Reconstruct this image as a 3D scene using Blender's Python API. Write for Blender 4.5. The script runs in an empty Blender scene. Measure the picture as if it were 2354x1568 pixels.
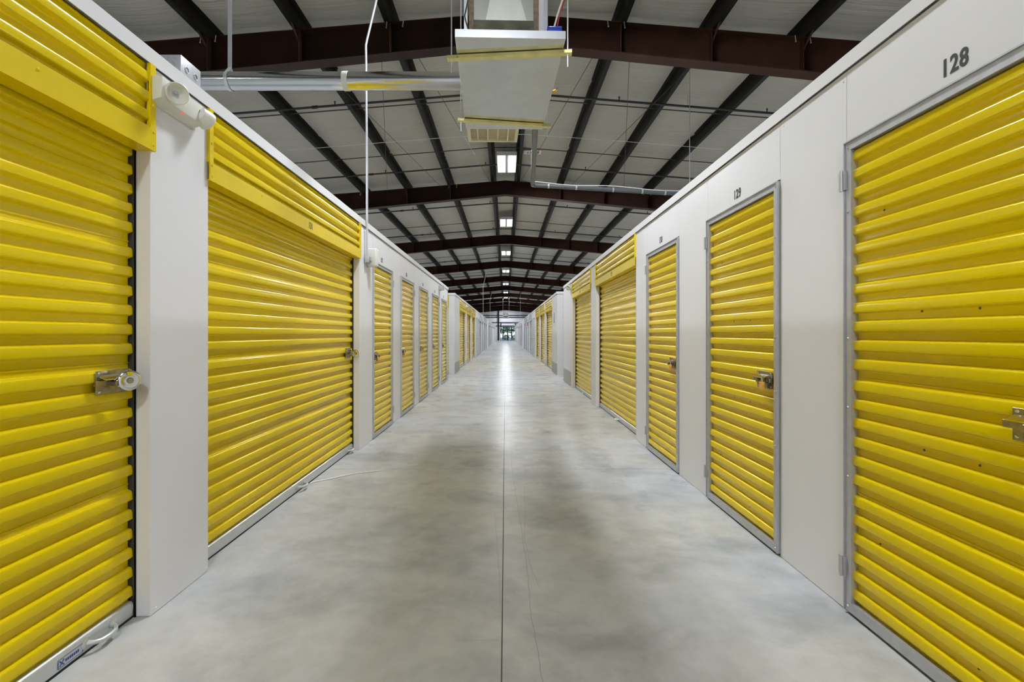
import bpy, bmesh, math, random
from mathutils import Vector, Matrix
random.seed(7)
R = math.radians
sc = bpy.context.scene
col = sc.collection

# ---------------------------------------------------------------- camera
cam_d = bpy.data.cameras.new('camera')
cam = bpy.data.objects.new('camera', cam_d); col.objects.link(cam)
cam.location = (0, 0, 1.22); cam.rotation_euler = (R(90), 0, 0)
cam_d.sensor_width = 36; cam_d.lens = 1140 / 2354 * 36
cam_d.shift_x = 15 / 2354; cam_d.shift_y = -17 / 2354
cam_d.clip_start = 0.05; cam_d.clip_end = 400
sc.camera = cam

# ---------------------------------------------------------------- world, exposure, lamps
sc.view_settings.view_transform = 'Standard'
sc.view_settings.look = 'None'
sc.view_settings.gamma = 1
sc.view_settings.use_curve_mapping = False
sc.view_settings.exposure = 0.0
LAMP_W = 104          # watts of each half of a fixture
SIDE_W = 170         # watts of an unseen side-aisle fixture, added to light the ceiling
w = bpy.data.worlds.new('sky'); sc.world = w; w.use_nodes = True
wn = w.node_tree.nodes; wl = w.node_tree.links
sky = wn.new('ShaderNodeTexSky'); sky.sky_type = 'HOSEK_WILKIE'; sky.turbidity = 4; sky.ground_albedo = 0.4
sky.sun_direction = (0.3, -0.5, 0.8)
wl.new(sky.outputs[0], wn['Background'].inputs[0]); wn['Background'].inputs[1].default_value = 7.0
sc.cycles.max_bounces = 10; sc.cycles.diffuse_bounces = 6; sc.cycles.glossy_bounces = 4
sc.cycles.sample_clamp_indirect = 6
sc.cycles.caustics_reflective = False; sc.cycles.caustics_refractive = False

LAMP_Y = [-10.8, -3.2, 4.45, 12.15, 18.6, 25.6, 33.0, 41.5, 50.2, 57.6, 61.8, 69.4, 77.5, 84.6]  # last lamp added to brighten the far wall
LAMP_Z = 5.40
def area(loc, sx, sy, watts):
    d = bpy.data.lights.new('lamp_light', 'AREA'); d.shape = 'RECTANGLE'; d.size = sx; d.size_y = sy
    d.energy = watts; d.color = (0.90, 0.95, 1.0)
    o = bpy.data.objects.new('lamp_light', d); o.location = loc; col.objects.link(o)
    return o
for y in LAMP_Y:
    for s in (-1, 1):
        area((0.03 + s * 0.125, y, LAMP_Z - 0.045), 0.17, 1.16, LAMP_W if y < 10 else LAMP_W * 0.82)
for x in (-7.6, 7.6):  # unseen lamp rows over the side aisles, added to light the ceiling
    for y in (-6.5, 1, 8.5, 16, 24, 32, 41, 50, 60, 70, 80):
        area((x, y, LAMP_Z - 0.6), 0.4, 1.16, SIDE_W)

# ---------------------------------------------------------------- materials
def mat(name, base, rough=0.5, metal=0.0, bump=None, vary=None, spec=None, coat=0.0, emis=None):
    m = bpy.data.materials.new(name); m.use_nodes = True
    nt = m.node_tree; n = nt.nodes; l = nt.links; b = n['Principled BSDF']
    b.inputs['Base Color'].default_value = (*base, 1); b.inputs['Roughness'].default_value = rough
    b.inputs['Metallic'].default_value = metal
    if spec is not None: b.inputs['Specular IOR Level'].default_value = spec
    if coat: b.inputs['Coat Weight'].default_value = coat; b.inputs['Coat Roughness'].default_value = 0.15
    if emis: b.inputs['Emission Color'].default_value = (*emis[0], 1); b.inputs['Emission Strength'].default_value = emis[1]
    tc = n.new('ShaderNodeTexCoord')
    def noise(scale, detail=4, stretch=(1, 1, 1), rgh=0.55):
        mp = n.new('ShaderNodeMapping'); mp.inputs['Scale'].default_value = stretch
        l.new(tc.outputs['Object'], mp.inputs[0])
        t = n.new('ShaderNodeTexNoise'); t.inputs['Scale'].default_value = scale
        t.inputs['Detail'].default_value = detail; t.inputs['Roughness'].default_value = rgh
        l.new(mp.outputs[0], t.inputs[0]); return t
    if vary:
        sc_, amt = vary[0], vary[1]
        t = noise(sc_, 5, vary[2] if len(vary) > 2 else (1, 1, 1))
        cr = n.new('ShaderNodeValToRGB')
        cr.color_ramp.elements[0].position = 0.3; cr.color_ramp.elements[1].position = 0.7
        cr.color_ramp.elements[0].color = (*[c * (1 - amt) for c in base], 1)
        cr.color_ramp.elements[1].color = (*[min(1, c * (1 + amt)) for c in base], 1)
        l.new(t.outputs[0], cr.inputs[0]); l.new(cr.outputs[0], b.inputs['Base Color'])
    if bump:
        t = noise(bump[0], 3, bump[2] if len(bump) > 2 else (1, 1, 1))
        bp = n.new('ShaderNodeBump'); bp.inputs['Strength'].default_value = bump[1]
        bp.inputs['Distance'].default_value = bump[3] if len(bump) > 3 else 0.01
        l.new(t.outputs[0], bp.inputs['Height']); l.new(bp.outputs[0], b.inputs['Normal'])
    return m

M = {}
M['yellow'] = mat('yellow_paint', (0.78, 0.585, 0.001), 0.18, spec=0.32, bump=(2, 0.04, (1, 1, 1), 0.01), vary=(2.5, 0.03))
M['yellow_flat'] = mat('yellow_trim_paint', (0.78, 0.58, 0.002), 0.3, spec=0.35, vary=(6, 0.02))
M['white'] = mat('white_steel_panel', (0.78, 0.775, 0.80), 0.38, bump=(1.3, 0.06, (1, 1, 1), 0.01), vary=(1.5, 0.015))
M['white_trim'] = mat('white_trim_steel', (0.84, 0.84, 0.87), 0.35, vary=(5, 0.01))
M['white_door'] = mat('white_door_paint', (0.72, 0.72, 0.70), 0.3, vary=(5, 0.02))
M['galv'] = mat('galvanised_steel', (0.52, 0.53, 0.56), 0.42, 0.55, vary=(30, 0.06))
M['alu'] = mat('aluminium_bar', (0.62, 0.64, 0.65), 0.36, 0.6, vary=(12, 0.04))
M['dark'] = mat('black_rubber_and_shade', (0.015, 0.014, 0.013), 0.7, vary=(20, 0.2))  # rubber on roll-up doors; painted gap shade under hinged doors
M['guide'] = mat('dark_guide_track', (0.05, 0.045, 0.045), 0.5, 0.3, vary=(20, 0.2))
M['zinc'] = mat('zinc_latch', (0.36, 0.32, 0.22), 0.25, 0.9, vary=(40, 0.15))
M['chrome'] = mat('polished_steel', (0.8, 0.79, 0.76), 0.12, 1.0, vary=(40, 0.05))
M['brass'] = mat('brass_lock', (0.85, 0.42, 0.05), 0.3, 0.35, vary=(60, 0.05))
M['number'] = mat('black_vinyl', (0.012, 0.012, 0.014), 0.5, vary=(30, 0.1))
M['kick'] = mat('grey_kick_plate', (0.40, 0.40, 0.39), 0.45, 0.3, vary=(15, 0.08))
M['beam'] = mat('red_oxide_primer', (0.056, 0.021, 0.010), 0.6, spec=0.25, vary=(3, 0.25))
M['purlin'] = mat('dark_oxide_primer', (0.012, 0.010, 0.007), 0.55, spec=0.2, vary=(4, 0.2))
M['pipe'] = mat('black_iron_pipe', (0.03, 0.032, 0.03), 0.45, 0.2, vary=(20, 0.2))
M['strap'] = mat('dark_strap_steel', (0.045, 0.04, 0.035), 0.5, 0.2, vary=(20, 0.2))
M['pvc'] = mat('grey_pvc_pipe', (0.10, 0.115, 0.12), 0.4, vary=(20, 0.05))
M['blanket'] = mat('vinyl_faced_insulation', (0.47, 0.45, 0.385), 0.5, bump=(2.2, 0.9, (0.35, 5.0, 1), 0.05), vary=(1.2, 0.05))
M['deck'] = mat('grey_deck_steel', (0.55, 0.55, 0.55), 0.6, vary=(3, 0.05))
M['duct'] = mat('spiral_duct_aluminium', (0.60, 0.61, 0.62), 0.14, 1.0, bump=(4, 0.1, (6, 1, 1), 0.004), vary=(5, 0.04))
M['pan'] = mat('drain_pan_steel', (0.66, 0.67, 0.66), 0.16, 0.85, bump=(5, 0.06, (1, 1, 1), 0.01), vary=(7, 0.05))
M['pan_lip'] = mat('bright_folded_steel', (0.8, 0.82, 0.84), 0.3, 0.7, vary=(9, 0.04))
M['strut'] = mat('yellow_zinc_strut', (0.78, 0.70, 0.28), 0.25, 0.75, vary=(14, 0.15))
M['rod'] = mat('threaded_rod_steel', (0.72, 0.72, 0.74), 0.3, 0.7, vary=(80, 0.2, (1, 1, 4)))
M['insul'] = mat('brown_insulation_edge', (0.30, 0.23, 0.16), 0.9, bump=(60, 0.8), vary=(25, 0.35))
M['metal_face'] = mat('duct_inner_metal', (0.50, 0.53, 0.47), 0.3, 0.6, vary=(3, 0.1))
M['fold'] = mat('dull_folded_metal', (0.60, 0.62, 0.55), 0.35, 0.4, vary=(6, 0.06))
M['flap'] = mat('olive_insulation_facing', (0.17, 0.17, 0.12), 0.8, bump=(40, 0.5), vary=(12, 0.3))
M['cream'] = mat('cream_grille', (0.74, 0.71, 0.58), 0.5, vary=(10, 0.03))
M['filter'] = mat('tan_filter', (0.44, 0.41, 0.32), 0.8, vary=(20, 0.08))
M['blue'] = mat('blue_plastic', (0.02, 0.07, 0.62), 0.35, vary=(30, 0.1))
M['red'] = mat('red_cable', (0.45, 0.03, 0.03), 0.4, vary=(30, 0.1))
M['plastic'] = mat('white_plastic', (0.74, 0.74, 0.68), 0.35, vary=(8, 0.02))
M['white_wire'] = mat('white_wire_sheath', (0.88, 0.87, 0.85), 0.5, vary=(30, 0.05))
M['led'] = mat('red_led', (0.8, 0.05, 0.03), 0.3, vary=(10, .05), emis=((1, 0.05, 0.03), 1.2))
M['emt'] = mat('emt_conduit', (0.74, 0.74, 0.76), 0.3, 0.6, vary=(20, 0.05))
M['tube'] = mat('fluorescent_tube', (1, 1, 1), 0.4, emis=((1, 0.99, 1), 9.0)); M['tube'].cycles.emission_sampling = 'NONE'
M['housing'] = mat('lamp_housing', (0.7, 0.7, 0.72), 0.4, 0.2, vary=(5, 0.02))
M['blue_ink'] = mat('blue_ink', (0.05, 0.06, 0.25), 0.5, vary=(40, 0.1))
M['sticker'] = mat('pale_sticker', (0.5, 0.52, 0.56), 0.5, vary=(40, 0.04))
M['red_sign'] = mat('red_sign_paint', (0.55, 0.10, 0.10), 0.5, vary=(20, 0.05))
M['frame_black'] = mat('black_door_frame', (0.02, 0.025, 0.022), 0.4, 0.3, vary=(10, 0.1))
M['leaf'] = mat('leaf_green', (0.10, 0.20, 0.05), 0.6, vary=(3, 0.4))
M['bark'] = mat('bark_brown', (0.10, 0.07, 0.05), 0.9, vary=(12, 0.3))
M['pave'] = mat('pale_paving', (0.55, 0.54, 0.50), 0.8, vary=(1, 0.1))
M['far_wall'] = mat('lilac_white_wall', (0.80, 0.79, 0.85), 0.6, bump=(3, 0.2, (8, 1, 1)), vary=(2, 0.03))
g = bpy.data.materials.new('clear_glass'); g.use_nodes = True
gb = g.node_tree.nodes['Principled BSDF']; gb.inputs['Transmission Weight'].default_value = 1; gb.inputs['Roughness'].default_value = 0.0
gb.inputs['IOR'].default_value = 1.1; M['glass'] = g

# concrete
def concrete():
    m = bpy.data.materials.new('polished_concrete'); m.use_nodes = True
    nt = m.node_tree; n = nt.nodes; l = nt.links; b = n['Principled BSDF']
    tc = n.new('ShaderNodeTexCoord')
    def nz(scale, det, off=0, dist=0.0, st=(1, 1, 1)):
        mp = n.new('ShaderNodeMapping'); mp.inputs['Location'].default_value = (off, off * .7, 0); mp.inputs['Scale'].default_value = st
        l.new(tc.outputs['Object'], mp.inputs[0])
        t = n.new('ShaderNodeTexNoise'); t.inputs['Scale'].default_value = scale; t.inputs['Detail'].default_value = det
        t.inputs['Distortion'].default_value = dist; t.inputs['Roughness'].default_value = 0.6
        l.new(mp.outputs[0], t.inputs[0]); return t
    def ramp(t, p0, p1, c0, c1):
        r = n.new('ShaderNodeValToRGB'); r.color_ramp.elements[0].position = p0; r.color_ramp.elements[1].position = p1
        r.color_ramp.elements[0].color = (*c0, 1); r.color_ramp.elements[1].color = (*c1, 1)
        l.new(t.outputs[0], r.inputs[0]); return r
    def mix(mode, a, c, f):
        x = n.new('ShaderNodeMix'); x.data_type = 'RGBA'; x.blend_type = mode; x.inputs[0].default_value = f
        l.new(a, x.inputs[6]); l.new(c, x.inputs[7]); return x.outputs[2]
    a = ramp(nz(0.55, 6, 3, 0.3), 0.35, 0.65, (0.52, 0.535, 0.56), (0.595, 0.585, 0.55))     # grey / beige drift
    c = ramp(nz(1.9, 9, 9, 0.25, (1.0, 1.25, 1)), 0.36, 0.54, (0.77, 0.785, 0.80), (1, 1, 1))      # cloudy trowel stains
    d = ramp(nz(7, 9, 1, 0.3), 0.36, 0.60, (0.89, 0.89, 0.885), (1, 1, 1))
    e = ramp(nz(70, 3, 2), 0.66, 0.74, (1, 1, 1), (0.86, 0.84, 0.82))                            # aggregate specks
    rd = ramp(nz(1.1, 4, 31, 0.5), 0.64, 0.74, (1, 1, 1), (1.0, 0.93, 0.89))                     # faint rust bloom
    o = mix('MULTIPLY', a.outputs[0], c.outputs[0], 1.0); o = mix('MULTIPLY', o, d.outputs[0], 1.0)
    o = mix('MULTIPLY', o, e.outputs[0], 1.0); o = mix('MULTIPLY', o, rd.outputs[0], 1.0)
    l.new(o, b.inputs['Base Color'])
    rr = ramp(nz(2.3, 5, 5), 0.3, 0.7, (0.24, 0.24, 0.24), (0.34, 0.34, 0.34)); l.new(rr.outputs[0], b.inputs['Roughness'])
    b.inputs['Specular IOR Level'].default_value = 0.018
    bp = n.new('ShaderNodeBump'); bp.inputs['Strength'].default_value = 0.06; bp.inputs['Distance'].default_value = 0.01
    l.new(nz(4, 5, 8).outputs[0], bp.inputs['Height']); l.new(bp.outputs[0], b.inputs['Normal'])
    return m
M['concrete'] = concrete()
M['joint'] = mat('dark_joint', (0.10, 0.095, 0.085), 0.9, vary=(10, 0.2))
M['crack'] = mat('crack_line', (0.30, 0.29, 0.27), 0.8, vary=(10, 0.1))

# ---------------------------------------------------------------- mesh helpers
class MB:
    def __init__(s): s.v = []; s.f = []
    def add(s, vs, fs):
        o = len(s.v); s.v += [tuple(p) for p in vs]; s.f += [tuple(i + o for i in f) for f in fs]; return s
    def box(s, x0, x1, y0, y1, z0, z1):
        vs = [(x, y, z) for z in (z0, z1) for y in (y0, y1) for x in (x0, x1)]
        return s.add(vs, [(0, 2, 3, 1), (4, 5, 7, 6), (0, 1, 5, 4), (2, 6, 7, 3), (0, 4, 6, 2), (1, 3, 7, 5)])
    def ext(s, prof, x0, x1):
        """closed profile of (y, z) points extruded along x"""
        n = len(prof); vs = [(x0, y, z) for y, z in prof] + [(x1, y, z) for y, z in prof]
        fs = [(i, (i + 1) % n, (i + 1) % n + n, i + n) for i in range(n)] + [tuple(range(n))[::-1], tuple(range(n, 2 * n))]
        return s.add(vs, fs)
    def tube(s, pts, r, n=8, caps=True):
        pts = [Vector(p) for p in pts]; rs = r if isinstance(r, (list, tuple)) else [r] * len(pts)
        rings = []; up = None
        for i, p in enumerate(pts):
            t = (pts[min(i + 1, len(pts) - 1)] - pts[max(i - 1, 0)]).normalized()
            if up is None:
                up = Vector((0, 0, 1)) if abs(t.z) < 0.9 else Vector((0, 1, 0))
            a = t.cross(up)
            if a.length < 1e-5: a = t.orthogonal()
            a.normalize(); up = a.cross(t).normalized()
            rings.append([p + (a * math.cos(2 * math.pi * k / n) + up * math.sin(2 * math.pi * k / n)) * rs[i] for k in range(n)])
        vs = [q for rg in rings for q in rg]; fs = []
        for i in range(len(pts) - 1):
            for k in range(n):
                a0 = i * n + k; a1 = i * n + (k + 1) % n
                fs.append((a0, a1, a1 + n, a0 + n))
        if caps: fs.append(tuple(range(n))[::-1]); fs.append(tuple(range((len(pts) - 1) * n, len(pts) * n)))
        return s.add(vs, fs)
    def lathe(s, prof, c=(0, 0, 0), axis='y', n=20):
        """prof: (radius, along axis)"""
        vs = []; m = len(prof)
        for k in range(n):
            a = 2 * math.pi * k / n; ca, sa = math.cos(a), math.sin(a)
            for r_, h in prof:
                p = {'y': (r_ * ca, h, r_ * sa), 'z': (r_ * ca, r_ * sa, h), 'x': (h, r_ * ca, r_ * sa)}[axis]
                vs.append((p[0] + c[0], p[1] + c[1], p[2] + c[2]))
        fs = []
        for k in range(n):
            for j in range(m - 1):
                a0 = k * m + j; b0 = ((k + 1) % n) * m + j
                fs.append((a0, b0, b0 + 1, a0 + 1))
        return s.add(vs, fs)
    def mesh(s, name, mt, bevel=0, ang=32, seg=2):
        me = bpy.data.meshes.new(name); me.from_pydata(s.v, [], s.f)
        bm = bmesh.new(); bm.from_mesh(me)
        bmesh.ops.remove_doubles(bm, verts=bm.verts, dist=1e-6)
        if bevel: bmesh.ops.bevel(bm, geom=list(bm.edges), offset=bevel, segments=seg, affect='EDGES', profile=0.5)
        bmesh.ops.recalc_face_normals(bm, faces=bm.faces)
        bm.to_mesh(me); bm.free()
        for p in me.polygons: p.use_smooth = True
        me.set_sharp_from_angle(angle=R(ang))
        if mt is not None: me.materials.append(M[mt] if isinstance(mt, str) else mt)
        return me
    def obj(s, name, mt, parent=None, **k):
        return put(name, s.mesh(name, mt, **k), parent)
def put(name, me, parent=None, loc=(0, 0, 0), rot=(0, 0, 0)):
    o = bpy.data.objects.new(name, me); col.objects.link(o); o.location = loc; o.rotation_euler = rot
    if parent: o.parent = parent
    return o
def empty(name, loc=(0, 0, 0), rz=0):
    o = bpy.data.objects.new(name, None); col.objects.link(o); o.location = loc; o.rotation_euler = (0, 0, rz)
    o.empty_display_size = 0.1; return o
def tag(o, label=None, cat=None, group=None, kind=None):
    for k, v in (('label', label), ('category', cat), ('group', group), ('kind', kind)):
        if v: o[k] = v
    return o
def box(name, mt, parent, *b, bevel=0, **k): return MB().box(*b).obj(name, mt, parent, bevel=bevel, **k)
_txt = {}
def text_mesh(s, size, squeeze=0.78, bold=0.0):
    key = (s, size, squeeze)
    if key in _txt: return _txt[key]
    c = bpy.data.curves.new('txt', 'FONT'); c.body = s; c.size = 1; c.align_x = 'CENTER'; c.align_y = 'CENTER'
    c.offset = 0.022 + bold; c.resolution_u = 4; c.extrude = 0.008; c.space_character = 1.08
    o = bpy.data.objects.new('txt', c); col.objects.link(o)
    bpy.context.view_layer.update()
    me = bpy.data.meshes.new_from_object(o.evaluated_get(bpy.context.evaluated_depsgraph_get()))
    bpy.data.objects.remove(o); bpy.data.curves.remove(c)
    h = max(v.co.y for v in me.vertices) - min(v.co.y for v in me.vertices); k = size / h
    for v in me.vertices:
        x, y, z = v.co; v.co = (x * k * squeeze, -z * k, y * k)
    me.materials.clear(); me.name = 'number_' + s.replace(' ', '')
    _txt[key] = me; return me
def number(s, size, parent, loc, mt='number', squeeze=0.78, name='door_number', rot=(0, 0, 0), bold=0.0):
    me = text_mesh(s, size, squeeze, bold)
    if not me.materials: me.materials.append(M[mt])
    o = put(name, me, parent, loc, rot); o['label'] = 'black number ' + s if mt == 'number' else 'lettering'
    return o

XL, XR = 1.53, 1.503        # wall planes either side of the aisle
HCAP0, HTOP = 2.378, 2.442
def wx(side, w_=0.0):       # world x of a point w_ out of the wall plane into the aisle
    return -(XL - w_) if side < 0 else (XR - w_)
def rz(side): return R(90) if side < 0 else R(-90)
# local wall frame: origin on the wall plane, -y looks into the aisle, +x runs along the wall
def lx(side, dy): return dy if side < 0 else -dy

# ================================================================ FLOOR
fl = box('floor', 'joint', None, -12.6, 12.6, -12.5, 87.2, -0.25, -0.0010); tag(fl, kind='structure')
yj = [-12.4, -7.9, -3.7, 0.45, 4.47, 8.35, 12.76, 16.9, 21.1, 25.3, 29.5, 37.9, 46.3, 54.7, 63.1, 71.5, 79.3, 87.15]
for i in range(len(yj) - 1):
    for x0, x1 in ((-12.5, -0.0163), (-0.0113, 12.5)):
        b = MB().box(x0, x1, yj[i] + 0.0025, yj[i + 1] - 0.0025, -0.0010, 0.0)
        b.obj('slab', 'concrete', fl)
def ribbon(name, pts, wd, mt, parent):
    b = MB(); vs = []
    for i, (x, y) in enumerate(pts):
        a = Vector(pts[max(i - 1, 0)]); c = Vector(pts[min(i + 1, len(pts) - 1)]); t = (c - a).normalized()
        nx, ny = -t.y * wd, t.x * wd; vs += [(x + nx, y + ny, 0.0006), (x - nx, y - ny, 0.0006)]
    b.add(vs, [(2 * i, 2 * i + 1, 2 * i + 3, 2 * i + 2) for i in range(len(pts) - 1)])
    return b.obj(name, mt, parent)
def gpt(px, py):            # floor point seen at a pixel of the 2354x1568 frame
    z = 1140 * 1.22 / (py - 767); return ((px - 1162) * z / 1140, z)
def jag(pts, n=5, a=0.003):
    o = []
    for i in range(len(pts) - 1):
        for k in range(n):
            t = k / n; o.append((pts[i][0] * (1 - t) + pts[i + 1][0] * t + random.uniform(-a, a), pts[i][1] * (1 - t) + pts[i + 1][1] * t))
    return o + [pts[-1]]
ribbon('crack', jag([gpt(*p) for p in ((1172, 1010), (1178, 1090), (1192, 1170), (1205, 1260), (1214, 1330), (1222, 1420), (1237, 1500), (1248, 1568))]), 0.0011, 'crack', fl)
ribbon('crack', jag([gpt(*p) for p in ((1206, 1110), (1207, 1180), (1205, 1240), (1222, 1310), (1240, 1350))]), 0.0008, 'crack', fl)
ribbon('crack', jag([gpt(*p) for p in ((1138, 1180), (1142, 1250), (1147, 1310), (1150, 1400))]), 0.0007, 'crack', fl)
ribbon('crack', jag([gpt(*p) for p in ((1052, 1474), (1100, 1472), (1146, 1472))]), 0.0006, 'crack', fl)

# ================================================================ SHELL
wl_ = box('wall_west', 'far_wall', None, -12.8, -12.6, -12.6, 87.4, -0.2, 5.4); tag(wl_, kind='structure')
wr_ = box('wall_east', 'far_wall', None, 12.6, 12.8, -12.6, 87.4, -0.2, 5.4); tag(wr_, kind='structure')
wb_ = box('wall_back', 'far_wall', None, -12.6, 12.6, -12.8, -12.6, -0.2, 6.2); tag(wb_, kind='structure')
# far wall around the glazed entrance
YE = 87.2
we = empty('wall_far', (0, YE, 0)); tag(we, kind='structure')
WX0, WX1, WZ = -0.95, 1.75, 2.45
box('wall_panel', 'far_wall', we, -12.6, WX0, 0, 0.2, -0.2, WZ)
box('wall_panel', 'far_wall', we, WX1, 12.6, 0, 0.2, -0.2, WZ)
box('wall_panel', 'far_wall', we, -12.6, 12.6, 0, 0.2, WZ, 6.2)
for z, h in ((2.52, 0.10), (3.10, 0.12), (4.02, 0.12), (4.36, 0.12)):
    box('girt', 'purlin', we, -12.6, 12.6, -0.12, 0, z, z + h)
box('column', 'purlin', we, -1.33, -1.11, -0.3, -0.12, 0.0, 5.3)
for x in (-0.78, 1.72): box('post', 'purlin', we, x - 0.06, x + 0.06, -0.25, -0.12, 1.9, 3.1)
win = empty('window_1', (0, YE, 0)); tag(win, kind='structure')
fr = MB()
for x in (-0.93, -0.29, 1.02, 1.73): fr.box(x - 0.03, x + 0.03, 0.02, 0.1, 0, 2.45)
fr.box(0.30, 0.46, 0.02, 0.1, 0, 1.80)
fr.box(-0.95, 1.75, 0.0, 0.1, 1.78, 1.94); fr.box(-0.95, 1.75, 0.02, 0.1, 2.39, 2.45); fr.box(-0.95, 1.75, 0.02, 0.1, 0, 0.07)
fr.box(-0.29, 1.02, 0.02, 0.1, 0.86, 0.93)
fr.obj('window_frame', 'frame_black', win)
for x0, x1, z0, z1 in ((-0.90, -0.32, .07, 1.78), (-0.26, 0.30, .07, .86), (0.46, 0.99, .07, .86), (-0.26, 0.30, .93, 1.78), (0.46, 0.99, .93, 1.78), (1.05, 1.70, .07, 1.78),
                       (-0.90, -0.32, 1.94, 2.39), (-0.26, .99, 1.94, 2.39), (1.05, 1.70, 1.94, 2.39)):
    box('pane', 'glass', win, x0, x1, 0.055, 0.061, z0, z1)
# outside
pv = box('ground_outside', 'pave', None, -30, 30, 87.4, 150, -0.3, -0.03); tag(pv, kind='structure')
def bush(name, x, y, z, r, label, trunk=0.0, grp=None):
    b = MB(); random.seed(int(x * 10 + 500))
    for _ in range(420):
        d = Vector((random.gauss(0, 1), random.gauss(0, 1), random.gauss(0, 1))).normalized() * r * random.uniform(0.6, 1)
        c = Vector((0, 0, z)) + Vector((d.x, d.y, d.z * 0.8))
        a = Vector((random.gauss(0, 1), random.gauss(0, 1), random.gauss(0, 1))).normalized() * 0.12 * r
        e = a.orthogonal().normalized() * 0.07 * r
        b.add([c - a, c + e, c + a, c - e + d * 0.04], [(0, 1, 2, 3)])
    root = empty(name, (x, y, -0.03)); tag(root, label, 'tree' if trunk else 'bush', grp)
    f = b.obj('foliage', 'leaf', root); f['kind'] = 'stuff'
    if trunk: MB().tube([(0, 0, 0), (0.05, 0, trunk * .5), (0, 0, z)], [0.14, 0.11, 0.06], 7).obj('trunk', 'bark', root)
    return root
bush('broadleaf_tree', -0.6, 108, 2.4, 1.5, 'leafy green tree outside the left half of the far glass entrance', 1.4)
bush('broadleaf_tree', 1.4, 112, 2.8, 1.8, 'leafy green tree outside the right half of the far glass entrance', 1.5)
bush('hedge_shrub', 1.9, 99, 0.45, 0.7, 'low dark shrub outside the right pane of the far entrance')
bush('hedge_shrub', 0.2, 101, 0.45, 0.7, 'low dark shrub outside the middle pane of the far entrance')

# ================================================================ ROOF
def zb(x): return 5.52 - 0.08 * abs(x)          # underside of purlins
PX = [0.33, 1.55, 2.77, 4.0, 5.22, 6.45, 7.67, 8.9, 10.1, 11.4, 12.6]
PXS = sorted([-x for x in PX] + PX)
FY = [-8.5, -0.9, 6.74, 14.02, 21.64, 29.27, 36.9, 44.5, 52.1, 59.7, 67.3, 74.9, 82.5]
YB = [-12.6] + FY + [87.3]
ce = empty('ceiling', (0, 0, 0)); tag(ce, kind='structure')
box('roof_deck', 'deck', ce, -12.8, 12.8, -12.8, 87.5, 5.86, 5.9)
random.seed(3)
for j in range(len(YB) - 1):
    y0, y1 = YB[j], YB[j + 1]
    for i in range(len(PXS) - 1):
        x0, x1 = PXS[i], PXS[i + 1]
        near = y0 < 30 and abs((x0 + x1) / 2) < 6 and y1 > 0
        nx, ny = (10, 64) if near else (4, 3)
        vs = []; ph = random.uniform(0, 6)
        # each strip hangs in cross-folds: a slack line every half metre or so
        folds = [(y0 + (y1 - y0) * random.random(), random.uniform(0.006, 0.022), random.uniform(0.05, 0.16), random.uniform(-.25, .25)) for _ in range(16)]
        for b_ in range(ny + 1):
            y = y0 + (y1 - y0) * b_ / ny
            for a_ in range(nx + 1):
                t = a_ / nx; x = x0 + (x1 - x0) * t; s_ = 4 * t * (1 - t)
                z = (zb(x) if x0 * x1 > 0 else 5.52) + 0.20 - 0.035 * s_
                if near:
                    for (yc, am, wd, sk) in folds:
                        d = (y - yc - sk * (t - .5) - 0.10 * s_) / wd
                        if abs(d) < 3: z -= am * s_ * math.exp(-d * d)
                vs.append((x, y, z))
        fs = [(b_ * (nx + 1) + a_, b_ * (nx + 1) + a_ + 1, (b_ + 1) * (nx + 1) + a_ + 1, (b_ + 1) * (nx + 1) + a_) for b_ in range(ny) for a_ in range(nx)]
        b = MB().add(vs, fs).obj('insulation_strip', 'blanket', ce, ang=80)
for j in range(len(FY)):                              # bracing straps at the third points of each bay
    y0 = FY[j]; y1 = FY[j + 1] if j + 1 < len(FY) else 87
    for t in (1 / 3, 2 / 3):
        y = y0 + (y1 - y0) * t
        b = MB().tube([(-12, y, zb(12) + .08), (-0.33, y, 5.57), (0.33, y, 5.57), (12, y, zb(12) + .08)], 0.011, 5)
        b.obj('bracing_strap', 'strap', ce)
# purlins
def ordn(i): return ['nearest', 'second', 'third', 'fourth', 'fifth', 'sixth', 'seventh', 'eighth', 'ninth', 'tenth', 'eleventh', 'twelfth', 'thirteenth', 'fourteenth'][i]
prof = lambda s: [(0, 0), (s * 0.075, 0), (s * 0.075, 0.018), (s * 0.07, 0.018), (s * 0.07, 0.005), (s * 0.005, 0.005), (s * 0.005, 0.195), (-s * 0.07, 0.195), (-s * 0.07, 0.2), (0, 0.2)]
for i, x in enumerate(PXS):
    s = 1 if x < 0 else -1
    b = MB(); pr = [(-p[0], p[1]) for p in prof(s)]
    n = len(pr); y0, y1 = -12.5, 87.1
    vs = [(p[0], y0, p[1]) for p in pr] + [(p[0], y1, p[1]) for p in pr]
    b.add(vs, [(k, (k + 1) % n, (k + 1) % n + n, k + n) for k in range(n)] + [tuple(range(n)), tuple(range(n, 2 * n))[::-1]])
    o = b.obj('roof_purlin', 'purlin'); o.location = (x, 0, zb(x))
    k = [p for p in PX].index(abs(x)); sd = 'left' if x < 0 else 'right'
    tag(o, ('brown steel roof purlin beside the ceiling lamps, %s of the ridge' % sd) if k == 0 else
        'brown steel roof purlin, %s counted from the ridge on the %s' % (ordn(k) if k > 0 else '', sd), 'purlin', 'brown roof purlins running down the hall')
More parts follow.
